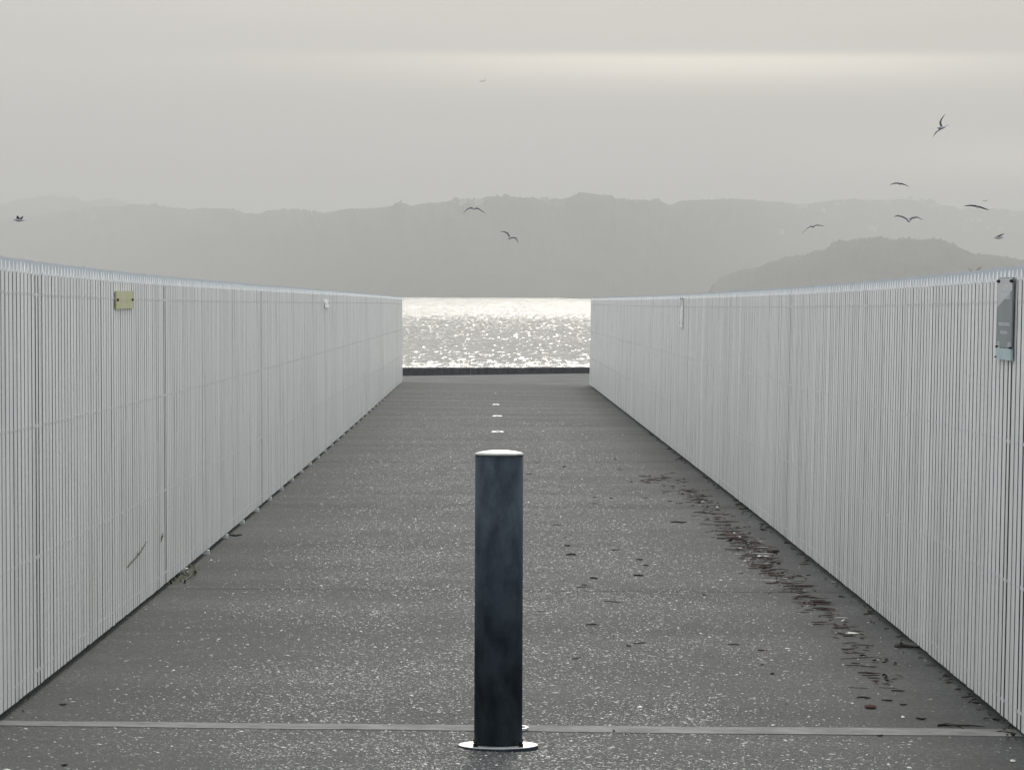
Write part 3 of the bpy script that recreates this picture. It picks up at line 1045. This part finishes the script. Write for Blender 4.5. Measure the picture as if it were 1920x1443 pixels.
# strip and bollard stay clear
sl = lambda p, q, x: p.y + (q.y - p.y) * (x - p.x) / (q.x - p.x)
yf_, yb_ = sl(fl, fr, xx), sl(bl, br, xx)
keep &= ~((yy > yf_ - 0.02) & (yy < yb_ + 0.02))
keep &= ~(((xx - bc.x) ** 2 + (yy - bc.y) ** 2) < (rf + 0.004) ** 2)
xx, yy = xx[keep], yy[keep]
nC = len(xx)
rad = np.clip(np.exp(rng.normal(math.log(0.0034), 0.40, nC)), 0.0015, 0.0105)
el = rng.uniform(0.7, 1.7, nC)
hgt = rad * rng.uniform(0.25, 0.75, nC)
ang = rng.uniform(0, math.pi, nC)
tone = np.clip(rng.beta(1.5, 2.6, nC) + (rng.random(nC) < 0.055) * 0.5, 0, 1)
gz_l, gz_r = np.array([zl(v) for v in np.linspace(11, 90, 400)]), np.array([zr(v) for v in np.linspace(11, 90, 400)])
gy = np.linspace(11, 90, 400)
f = np.clip((xx - XL) / (XR - XL), -0.5, 1.5)
gz = np.interp(yy, gy, gz_l) * (1 - f) + np.interp(yy, gy, gz_r) * f - 0.032
base_o = np.array([(1, 0, 0), (0.2, 1, 0.1), (-1, 0.15, 0), (-0.15, -1, -0.1), (0.1, 0.05, 1)])
P = base_o[None, :, :] + rng.normal(0, 0.18, (nC, 5, 3))
P[:, :, 0] *= (rad * el)[:, None]
P[:, :, 1] *= rad[:, None]
P[:, :, 2] *= hgt[:, None]
ca, sa = np.cos(ang)[:, None], np.sin(ang)[:, None]
px_, py_ = P[:, :, 0] * ca - P[:, :, 1] * sa, P[:, :, 0] * sa + P[:, :, 1] * ca
V = np.stack([px_ + xx[:, None], py_ + yy[:, None], P[:, :, 2] + gz[:, None] + 0.0005], -1).reshape(-1, 3)
tri = np.array([(0, 1, 4), (1, 2, 4), (2, 3, 4), (3, 0, 4)])
F = (np.arange(nC)[:, None, None] * 5 + tri[None]).reshape(-1, 3)
me = np_mesh('gravel', V, F, m_chip)
at_ = me.attributes.new('tone', 'FLOAT', 'POINT')
at_.data.foreach_set('value', np.repeat(tone, 5).astype(np.float32))
tag(link('gravel', me), kind='stuff')

# ------------------------------------------------------------------ litter trail on the right
trail = [(1205, 898, .5), (1245, 900, .8), (1290, 922, 1.2), (1322, 945, 1.3), (1345, 972, 1.6), (1372, 1000, 2.0), (1398, 1022, 1.8), (1430, 1048, 1.5), (1450, 1075, 1.2), (1482, 1096, 1.0),
         (1520, 1130, .9), (1560, 1165, .5), (1605, 1205, .5), (1625, 1240, .3), (1660, 1290, .3)]
lit = MB()
tones = []


def strip_piece(mbb, p, L, r, yaw, n=3, bend=0.1, lift=0.004):
    pts = []
    for i in range(n + 1):
        s = i / n - 0.5
        o_ = Vector((math.cos(yaw) * s * L, math.sin(yaw) * s * L, 0))
        side = Vector((-math.sin(yaw), math.cos(yaw), 0)) * (math.sin(i * 1.7 + yaw * 5) * bend * L * 0.3)
        q = p + o_ + side
        q.z = ground(q.x, q.y) + lift + r * 0.6 + abs(math.sin(i * 2.3 + L * 50)) * r * 0.8
        pts.append(q)
    rr = [r * 0.6] + [r] * (n - 1) + [r * 0.4]
    mbb.tube(pts, rr, 4)


wts = np.array([q[2] for q in trail[:-1]])
for k in range(700):
    i = int(rng.choice(len(wts), p=wts / wts.sum()))
    f = rng.random()
    px = trail[i][0] * (1 - f) + trail[i + 1][0] * f + rng.normal(0, 17)
    py = trail[i][1] * (1 - f) + trail[i + 1][1] * f + rng.normal(0, 7)
    p = on_ground(px, py)
    if p.x > XR - 0.12:
        continue
    n0 = len(lit.v)
    u = rng.random()
    if u < 0.72:
        strip_piece(lit, p, float(np.clip(rng.lognormal(math.log(0.055), 0.6), 0.015, 0.24)), float(rng.uniform(0.0013, 0.0036)), float(rng.normal(0, 0.9)))
    else:
        # curled flake of bark or leaf
        r_ = float(rng.uniform(0.008, 0.02))
        yw = rng.uniform(0, 6.28)
        c_, s2 = math.cos(yw), math.sin(yw)
        hb = float(rng.uniform(0.004, 0.014))
        loc = [(-1, -.5, 0), (0, -.7, .3), (1, -.3, .1), (1, .5, .6), (0, .6, 1), (-1, .5, .5)]
        z = ground(p.x, p.y) + 0.003
        lit.add([(p.x + r_ * (x * c_ - y * s2), p.y + r_ * (x * s2 + y * c_), z + h_ * hb) for x, y, h_ in loc], [(0, 1, 4, 5), (1, 2, 3, 4)])
    tones += [float(rng.random()) ** 1.1] * (len(lit.v) - n0)
for k in range(38):
    px, py = rng.uniform(960, 1500), rng.uniform(860, 1300)
    if k > 38:
        px, py = rng.uniform(1480, 1760), rng.uniform(1180, 1345)
    p = on_ground(px, py)
    if p.x > XR - 0.15:
        continue
    n0 = len(lit.v)
    strip_piece(lit, p, float(np.clip(rng.lognormal(math.log(0.05), 0.5), 0.02, 0.14)), float(rng.uniform(0.0018, 0.004)), float(rng.normal(0, 0.6)))
    tones += [float(rng.random()) * 0.6] * (len(lit.v) - n0)
# dirt and crumbs caught under the foot of the right wall
for k in range(150):
    y = float(15.5 + 40 * rng.random() ** 1.6)
    p = Vector((XR - float(abs(rng.normal(0.012, 0.03))), y, 0))
    n0 = len(lit.v)
    strip_piece(lit, p, float(rng.uniform(0.02, 0.08)), float(rng.uniform(0.002, 0.005)), float(rng.normal(1.2, 0.5)))
    tones += [float(rng.random()) * 0.5] * (len(lit.v) - n0)
o = lit.build('leaf_litter', m_litter)
at_ = o.data.attributes.new('tone', 'FLOAT', 'POINT')
at_.data.foreach_set('value', np.array(tones, np.float32))
tag(o, 'trail of red-brown dry leaf and twig litter beside the right wall', kind='stuff')

# single sticks that can be picked out
sticks = [  # px, py, length px, radius px, slant, label
    (1273, 980, 30, 1.4, 0.0, 'thin straight dark twig lying alone left of the litter trail'),
    (1071, 1041, 20, 1.8, 0.05, 'short dark twig right of the bollard, below the other one'),
    (1064, 1024, 12, 1.4, 0.0, 'tiny dark twig right of the bollard, above a longer one'),
    (1114, 1085, 18, 1.6, -0.5, 'short dark twig lying alone, bottom left of the litter trail'),
    (1197, 1080, 20, 1.6, 0.0, 'dark twig on open gravel below another twig of its size'),
    (1199, 1050, 16, 1.4, 0.6, 'slanting short dark twig on the open gravel'),
    (1395, 955, 20, 1.4, 0.1, 'small twig near the right wall at the upper litter trail'),
    (1450, 1037, 24, 3.0, 0.1, 'thick black stick at the right edge of the litter trail'),
    (1537, 1131, 44, 2.2, 0.1, 'long dark twig at the lower end of the litter trail'),
    (1541, 1142, 36, 1.6, 0.0, 'slim dark twig just below a longer one at trail end'),
    (1624, 1262, 32, 1.4, 0.0, 'thin long dark twig left of two black crumbs'),
    (1684, 1296, 26, 1.5, 0.05, 'dark twig above the red-brown leaf, towards the right wall'),
    (1620, 1309, 28, 1.8, -0.3, 'dark twig lying just above the red-brown leaf'),
    (1664, 1314, 22, 1.6, 0.1, 'broken dark twig right of the red-brown leaf'),
    (1727, 1349, 20, 2.0, 0.0, 'short black twig above the pale strip near the right wall'),
    (1694, 1322, 14, 1.6, 0.0, 'stubby dark twig right of the red-brown leaf, below a broken one'),
    (443, 1005, 26, 1.8, 0.5, 'dark hooked twig lying near the foot of the left wall'),
    (118, 1322, 14, 1.6, 0.0, 'small dark twig near the near end of the left wall'),
    (118 + 3, 1436, 12, 2.2, 0.0, 'stubby black twig at the bottom left in front of the strip'),
    (1650, 1380, 12, 1.6, 0.2, 'tiny black twig on the gravel in front of the strip'),
]
for px, py, lp, rp_, sl_, lab in sticks:
    p = on_ground(px, py)
    s = p.y / FPX
    a = MB()
    strip_piece(a, p, lp * s, rp_ * s, sl_, 4, 0.25, 0.001)
    off = Vector((p.x, p.y, ground(p.x, p.y)))
    a.v = [(x - off.x, y - off.y, z - off.z) for x, y, z in a.v]
    o = a.build('twig', m_twig, None, True, loc=off)
    tag(o, lab, 'twig', 'loose twigs on the path')

# the weathered stick end by the right wall
p = on_ground(1700, 1214)
s = p.y / FPX
e = empty('driftwood_stick', p)
a = MB()
L = 44 * s
a.tube([(-L / 2, -.02, 4.5 * s), (-L / 4, 0, 6 * s), (0, .01, 5 * s), (L / 3, 0, 4.5 * s), (L / 2, -.02, 3.5 * s)], [3.6 * s, 5.2 * s, 4.6 * s, 4.4 * s, 2.6 * s], 8)
a.build('stem', m_stickgrey, e, True)
a = MB()
a.tube([(-L * .2, 0, 8 * s), (-L * .3, -.03, 12 * s)], [2 * s, 1.0 * s], 5)
a.build('knot', m_twig, e)
tag(e, 'weathered grey piece of stick lying against the foot of the right wall', 'stick')

# flat dark branch lying along the strip, bark clump at the right corner
p = on_ground(1800, 1362)
s = p.y / FPX
a = MB()
a.tube([(-42 * s, 0, 3 * s), (-25 * s, .02, 4 * s), (-5 * s, 0, 3 * s), (20 * s, .01, 2.5 * s), (46 * s, 0, 1.2 * s)], [2.4 * s, 3.2 * s, 2.2 * s, 1.8 * s, .8 * s], 6)
a.tube([(-25 * s, .02, 4 * s), (-12 * s, -.06, 5 * s), (2 * s, -.1, 2 * s)], [1.6 * s, 1.2 * s, .7 * s], 5)
o = a.build('branch', m_twig, None, True, loc=p)
tag(o, 'long flat dark branch lying along the pale strip at right', 'branch')
p = on_ground(1908, 1366)
s = p.y / FPX
a = MB()
r_ = random.Random(4)
a.tube([(-18 * s, -.02, 1 * s), (-16 * s, 0, 7 * s), (-8 * s, .02, 10 * s), (4 * s, .02, 8 * s), (20 * s, .02, 5 * s)], [1.0 * s, 1.6 * s, 2.2 * s, 3 * s, 2 * s], 6)
for k in range(16):
    x0_, x1_ = r_.uniform(-8, 10) * s, r_.uniform(4, 26) * s
    a.tube([(x0_, r_.uniform(-.05, .05), r_.uniform(1, 7) * s), ((x0_ + x1_) / 2, r_.uniform(-.05, .05), r_.uniform(5, 11) * s), (x1_, r_.uniform(-.05, .05), r_.uniform(1, 6) * s)],
           [1.0 * s, 2.2 * s, 1.0 * s], 5)
o = a.build('bark_clump', m_twig, None, True, loc=p)
tag(o, 'dark curled clump of bark at the near corner of the right wall', 'bark')

# red-brown leaf, pale sliver, black crumbs
p = on_ground(1632, 1327)
s = p.y / FPX
e = MB()
V = []
for i in range(9):
    u = i / 8 * 2 - 1
    wv = (1 - u * u) ** 0.7 * 0.045 + 0.001
    for k, v in enumerate((-1, -0.4, 0.4, 1)):
        V.append((u * 12 * s, v * wv, 0.003 + 0.008 * (1 - abs(v)) * (1 - u * u) + 0.006 * (v > 0) * (1 - u * u) + 0.004 * u * u))
F = [(4 * i + k, 4 * i + 4 + k, 4 * i + 5 + k, 4 * i + 1 + k) for i in range(8) for k in range(3)]
e.add(V, F)
o = e.build('leaf', m_redleaf, None, True, loc=p)
sm = o.modifiers.new('thickness', 'SOLIDIFY')
sm.thickness = 0.0015
tag(o, 'single red-brown curled leaf on the gravel at lower right', 'leaf')
for px, py, lp, hp, lab in ((1598, 1188, 26, 3.0, 'pale white sliver of wood beside the lower litter trail'),
                            (1693, 1345, 8, 3.0, 'small white chip on the gravel right of the red-brown leaf'),
                            (1345, 952, 6, 3.2, 'bright white crumb in the upper litter trail'),
                            (1905 - 6, 1427, 12, 3.0, 'pale peach chip on the gravel at the bottom right corner'),
                            (1377, 1001, 6, 3.4, 'bright white crumb in the densest part of the litter'),
                            (1430, 1043, 26, 1.8, 'thin pale sliver across the middle of the litter trail')):
    p = on_ground(px, py)
    s = p.y / FPX
    a = MB()
    L, h_ = lp * s / 2, hp * s
    a.add([(-L, -.01, 0), (-L * .4, -.03, 0), (L * .5, -.02, 0), (L, 0, 0), (L * .4, .03, 0), (-L * .6, .025, 0), (-L * .5, 0, h_), (L * .3, 0, h_ * .8)],
          [(0, 1, 6), (1, 2, 7, 6), (2, 3, 7), (3, 4, 7), (4, 5, 6, 7), (5, 0, 6)])
    o = a.build('chip', m_shell, None, loc=p + Vector((0, 0, 0.003)))
    tag(o, lab, 'chip')
for px, py, w_, h_, lab in ((1662, 1239, 9, 5, 'small black crumb, upper of a pair near the right wall'),
                            (1679, 1246, 7, 5, 'small black crumb, lower of a pair near the right wall'),
                            (1661, 1273, 8, 8, 'pointed black crumb below the pair near the right wall'),
                            (1448, 1264, 10, 3, 'flat black crumb alone on the open gravel at right'),
                            (1151, 1372, 5, 4, 'tiny black crumb sitting on the pale strip'),
                            (1058, 876, 6, 3, 'tiny black crumb on the path right of the bollard cap'),
                            (43, 1334, 5, 3, 'tiny black crumb at the near foot of the left wall')):
    p = on_ground(px, py)
    s = p.y / FPX
    a = MB()
    a.add([(-w_ * s / 2, -.01, 0), (w_ * s / 2, -.008, 0), (w_ * s * .4, .02, 0), (-w_ * s * .4, .02, 0), (w_ * s * .1, 0, h_ * s), (-w_ * s * .25, .005, h_ * s * .8)],
          [(0, 1, 4, 5), (1, 2, 4), (2, 3, 5, 4), (3, 0, 5)])
    o = a.build('crumb', m_twig, None, loc=p + Vector((0, 0, .004)))
    tag(o, lab, 'crumb')

# twigs caught on the left wall, weed at its foot
def wall_pt(px, py, out=0.008):
    q = at_x(px, py, XL)
    return Vector((XL - (q.z - zl(q.y)) * math.tan(LEAN_L) + out, q.y, q.z))


for pts, rp_, lab in (([(237, 1063), (248, 1050), (259, 1038), (266, 1027), (273, 1015)], 1.1, 'long thin dry twig caught slantwise on the left wall'),
                      ([(300, 1015), (302, 1006), (304, 998)], 1.2, 'short dark twig stuck on the left wall beside a long thin one')):
    P_ = [wall_pt(*q) for q in pts]
    o0 = P_[0].copy()
    s = o0.y / FPX
    a = MB()
    a.tube([q - o0 for q in P_], [rp_ * s * 0.7] + [rp_ * s] * (len(P_) - 2) + [rp_ * s * .5], 5)
    if len(pts) == 3:
        q = wall_pt(305, 1004) - o0
        a.tube([P_[1] - o0, q], [rp_ * s * .8, rp_ * s * .4], 5)
    else:
        q = wall_pt(255, 1036) - o0
        a.tube([P_[2] - o0, q], [rp_ * s, rp_ * s * .4], 5)
    o = a.build('caught_twig', m_twig, None, True, loc=o0)
    tag(o, lab, 'twig')

p = on_ground(334, 1082)
e = empty('weed', p)
a = MB()
r_ = random.Random(12)
for k in range(70):
    x0_, y0_ = r_.uniform(-.10, .09), r_.uniform(-.6, .9)
    an = r_.uniform(0, 6.28)
    L = r_.uniform(.03, .075)
    dx, dy = math.cos(an) * L, math.sin(an) * L
    hz = r_.uniform(.008, .034)
    w = 0.006
    a.add([(x0_ - w * math.sin(an), y0_ + w * math.cos(an), 0.001), (x0_ + w * math.sin(an), y0_ - w * math.cos(an), 0.001),
           (x0_ + dx * .6 + w * math.sin(an), y0_ + dy * .6 - w * math.cos(an), hz), (x0_ + dx * .6 - w * math.sin(an), y0_ + dy * .6 + w * math.cos(an), hz), (x0_ + dx, y0_ + dy, hz * .7)],
          [(0, 1, 2, 3), (3, 2, 4)])
a.build('leaves', m_weed, e)
a = MB()
for k in range(5):
    x0_ = r_.uniform(-.05, .05)
    a.tube([(x0_, r_.uniform(-.3, .3), 0), (x0_ + r_.uniform(-.02, .02), r_.uniform(-.3, .3), .02), (x0_ + r_.uniform(-.06, .09), r_.uniform(-.4, .4), .035)], [.004, .003, .0015], 4)
a.build('stem', m_twig, e)
tag(e, 'low dry brownish weed tuft growing at the foot of the left wall', 'weed')

# ------------------------------------------------------------------ gulls
def gull(Y, lw, body, rw, label, heading=(0.0, 1.0, 0.05), chord=0.19, tilt=0.35, body_r=0.06, sweep=0.10, tail_up=0.0):
    """lw, rw: wing stations from tip to root / root to tip in photo pixels; chord runs along the heading"""
    tilt = max(tilt, 0.42) if tilt >= 0.12 else tilt
    h = Vector(heading).normalized()
    c0 = at_y(body[0], body[1], Y)
    a = MB()
    rel = lambda q: at_y(q[0], q[1], Y) - c0
    up = Vector((0, 0, 1))
    ch = (h * math.cos(tilt) + up * math.sin(tilt)).normalized()
    for st in (list(reversed(lw)), rw):
        P_ = [Vector((0, 0, 0.01))] + [rel(q) for q in st]
        # subdivide
        Q = []
        for i in range(len(P_) - 1):
            Q += [P_[i], (P_[i] + P_[i + 1]) / 2]
        Q.append(P_[-1])
        n_ = len(Q)
        ring = []
        for i, q in enumerate(Q):
            u = i / (n_ - 1)
            cw = chord * (1.0 - 0.25 * u - 0.68 * u ** 3)
            thk = 0.020 * (1 - 0.7 * u)
            lead = sweep * (math.sin(u * math.pi * 0.9) * 0.9 - 1.1 * u * u)
            d = (Q[min(i + 1, n_ - 1)] - Q[max(i - 1, 0)]).normalized()
            nrm = ch.cross(d).normalized()
            o_ = q + h * lead
            ring.append([o_ + ch * cw * .45, o_ + ch * cw * .2 + nrm * thk, o_ - ch * cw * .25 + nrm * thk * .7, o_ - ch * cw * .55, o_ - ch * cw * .2 - nrm * thk * .4, o_ + ch * cw * .2 - nrm * thk * .6])
        V = [v for r in ring for v in r]
        for i in range(n_ - 1):
            F = []
            for k in range(6):
                q = (k + 1) % 6
                F.append((6 * i + k, 6 * i + q, 6 * i + 6 + q, 6 * i + 6 + k))
            a.add(V, F, 1 if i < (n_ - 1) * 0.66 else 2)
        a.add(V, [tuple(6 * (n_ - 1) + k for k in range(6))], 2)
    # body, head, bill and tail along the heading
    prof = [(-0.24, .012, .001), (-0.14, .024, .0), (-0.05, .044, -.004), (0.06, .050, -.006), (0.13, .038, .004), (0.165, .030, .012), (0.20, .030, .016), (0.225, .016, .012), (0.265, .004, .006)]
    side = h.cross(up).normalized()
    upb = side.cross(h).normalized()
    V, F = [], []
    for x, r, dz in prof:
        r *= body_r / 0.05
        for k in range(8):
            t_ = 2 * math.pi * k / 8
            V.append(h * x + upb * (dz + math.sin(t_) * r) + side * math.cos(t_) * r)
    for i in range(len(prof) - 1):
        for k in range(8):
            q = (k + 1) % 8
            F.append((8 * i + k, 8 * i + q, 8 * i + 8 + q, 8 * i + 8 + k))
    F += [tuple(range(8)), tuple(8 * len(prof) - 8 + k for k in range(8))]
    a.add(V, F, 0)
    tv = upb * tail_up
    V = [h * -.18 + side * .03 + upb * .006, h * -.18 - side * .03 + upb * .006, h * -.33 - side * .075 + upb * .004 + tv, h * -.33 + side * .075 + upb * .004 + tv]
    V += [v - upb * 0.008 for v in V]
    a.add(V, [(0, 1, 2, 3), (7, 6, 5, 4), (0, 4, 5, 1), (1, 5, 6, 2), (2, 6, 7, 3), (3, 7, 4, 0)], 0)
    o = a.build('gull', [m_gullbody, m_gullwing, m_gulltip], None, True, loc=c0)
    tag(o, label, 'gull', 'gulls flying over the harbour')
    return o


gull(205, [(868.5, 399.8), (875, 392.8), (881.3, 389.6)], (888.5, 391), [(896.3, 390.6), (903.8, 395.6), (911, 400.6)],
     'gull with arched drooping wings in front of the hills, upper of the central two', tilt=0.12)
gull(215, [(938.5, 433.8), (945.6, 434.4), (951.3, 437.5), (954.4, 443)], (955.3, 446.5), [(961.3, 445.6), (966.9, 446.3), (972.9, 455.6)],
     'gull tilted down to the right before the hills, lower of the central two', tilt=0.4, heading=(0.35, 1, 0.1))
gull(225, [(1667.4, 346.4), (1679.4, 343.4)], (1687.8, 344.4), [(1695.4, 345.7), (1704.6, 350.3)],
     'gull gliding just above the hill skyline, below the steeply banked gull', tilt=0.2, heading=(-0.2, -1, 0))
gull(160, [(1675.5, 406), (1684, 404.4), (1693, 406.5)], (1703.9, 413.5), [(1710.3, 408.7), (1719.5, 406.9), (1730.5, 412)],
     'gull with a wide M of raised wings above the dark headland', tilt=0.12)
gull(190, [(1806.5, 386.5), (1819, 385)], (1832.9, 387.2), [(1844.3, 390.4), (1855.3, 394.3)],
     'gull gliding level along the skyline under a tiny distant gull', tilt=0.2, heading=(-0.1, -1, 0))
gull(220, [(1504.5, 437.8), (1513.2, 428.2), (1520, 424.3)], (1524, 424.4), [(1531.6, 421.8), (1546.5, 423.9)],
     'gull with left wing drooping, leftmost of the flock at right', tilt=0.18, heading=(0.3, 1, 0))
gull(230, [(1881, 437.8), (1876, 441.5), (1872, 444.5)], (1872, 446), [(1874, 446.5), (1877, 444)],
     'small gull seen side on with one wing raised, low at right', tilt=0.25, heading=(-1, 0.35, 0))
gull(165, [(1770, 214), (1766.4, 223.4), (1765, 230.2)], (1765.8, 239.5), [(1763.8, 243.2), (1756.5, 248), (1747, 257.3)],
     'gull banking steeply with one wing straight up, highest in the sky', tilt=0.10, chord=0.12, heading=(-0.75, -0.6, -0.15), tail_up=0.07)
gull(190, [(31.5, 404), (33.5, 407.5), (35.5, 410.5)], (36, 413), [(38.5, 411), (41, 408), (42, 405)],
     'gull flying left with raised wings, alone at the far left', tilt=-0.1, heading=(-1, 0.15, 0.02), chord=0.2, sweep=0.04)
gull(640, [(1841, 376.9), (1844, 376)], (1847, 377), [(1850, 375.6), (1853.5, 375.4)], 'tiny distant gull just above the skyline gull at right', tilt=0.15)
gull(260, [(1814.5, 501.5), (1819, 506)], (1825, 511), [(1831, 507), (1836.5, 503.5), (1841, 498.5)],
     'gull half hidden behind the top of the right wall', tilt=0.2)

# ------------------------------------------------------------------ distant aeroplane
Yp = 5000.0
c0 = at_y(904.3, 152.6, Yp)
e = empty('aeroplane', c0)
e.rotation_euler = (0, math.radians(-5), math.radians(28))
a = MB()
L = 8.6
V, F = [], []
prof = [(-.5, .05), (-.46, .35), (-.36, .62), (-.1, .72), (.1, .62), (.35, .32), (.5, .1)]
for u, r in prof:
    for k in range(8):
        V.append((u * L, r * math.cos(k * math.pi / 4), r * math.sin(k * math.pi / 4)))
for i in range(len(prof) - 1):
    for k in range(8):
        q = (k + 1) % 8
        F.append((8 * i + k, 8 * i + q, 8 * i + 8 + q, 8 * i + 8 + k))
a.add(V, F)
a.build('fuselage', m_plane, e, True)
for sg in (-1, 1):
    a = MB()
    a.add([(-1.3, 0, .5), (.6, 0, .5), (.2, sg * 5.2, .8), (-.8, sg * 5.2, .8), (-1.3, 0, .7), (.6, 0, .7), (.2, sg * 5.2, .9), (-.8, sg * 5.2, .9)],
          [(0, 1, 2, 3), (7, 6, 5, 4), (0, 4, 5, 1), (1, 5, 6, 2), (2, 6, 7, 3), (3, 7, 4, 0)])
    a.build('wing', m_plane, e)
a = MB()
a.add([(2.9, -.1, .2), (4.3, -.1, .2), (4.7, -.05, 2.3), (4.0, -.05, 2.3), (2.9, .1, .2), (4.3, .1, .2), (4.7, .05, 2.3), (4.0, .05, 2.3)],
      [(0, 1, 2, 3), (7, 6, 5, 4), (0, 4, 5, 1), (1, 5, 6, 2), (2, 6, 7, 3), (3, 7, 4, 0)])
a.box(3.2, 4.3, -1.7, 1.7, .1, .22)
a.build('tail_fin', m_plane, e)
tag(e, 'faint small aeroplane heading left high in the hazy sky', 'aeroplane')

# ------------------------------------------------------------------ haze
m_haze = bpy.data.materials.new('haze')
m_haze.use_nodes = True
t = m_haze.node_tree
t.nodes.clear()
v = N(t, 'ShaderNodeVolumePrincipled')
v.inputs['Color'].default_value = (0.597, 0.588, 0.572, 1)
v.inputs['Density'].default_value = 2.6e-4
v.inputs['Anisotropy'].default_value = 0.45
om = N(t, 'ShaderNodeOutputMaterial')
t.links.new(v.outputs[0], om.inputs['Volume'])
a = MB()
a.box(-R - 50, R + 50, -R - 50, R + 50, Z_W - 2.0, 300.0)
o = a.build('haze', m_haze)
tag(o, kind='stuff')
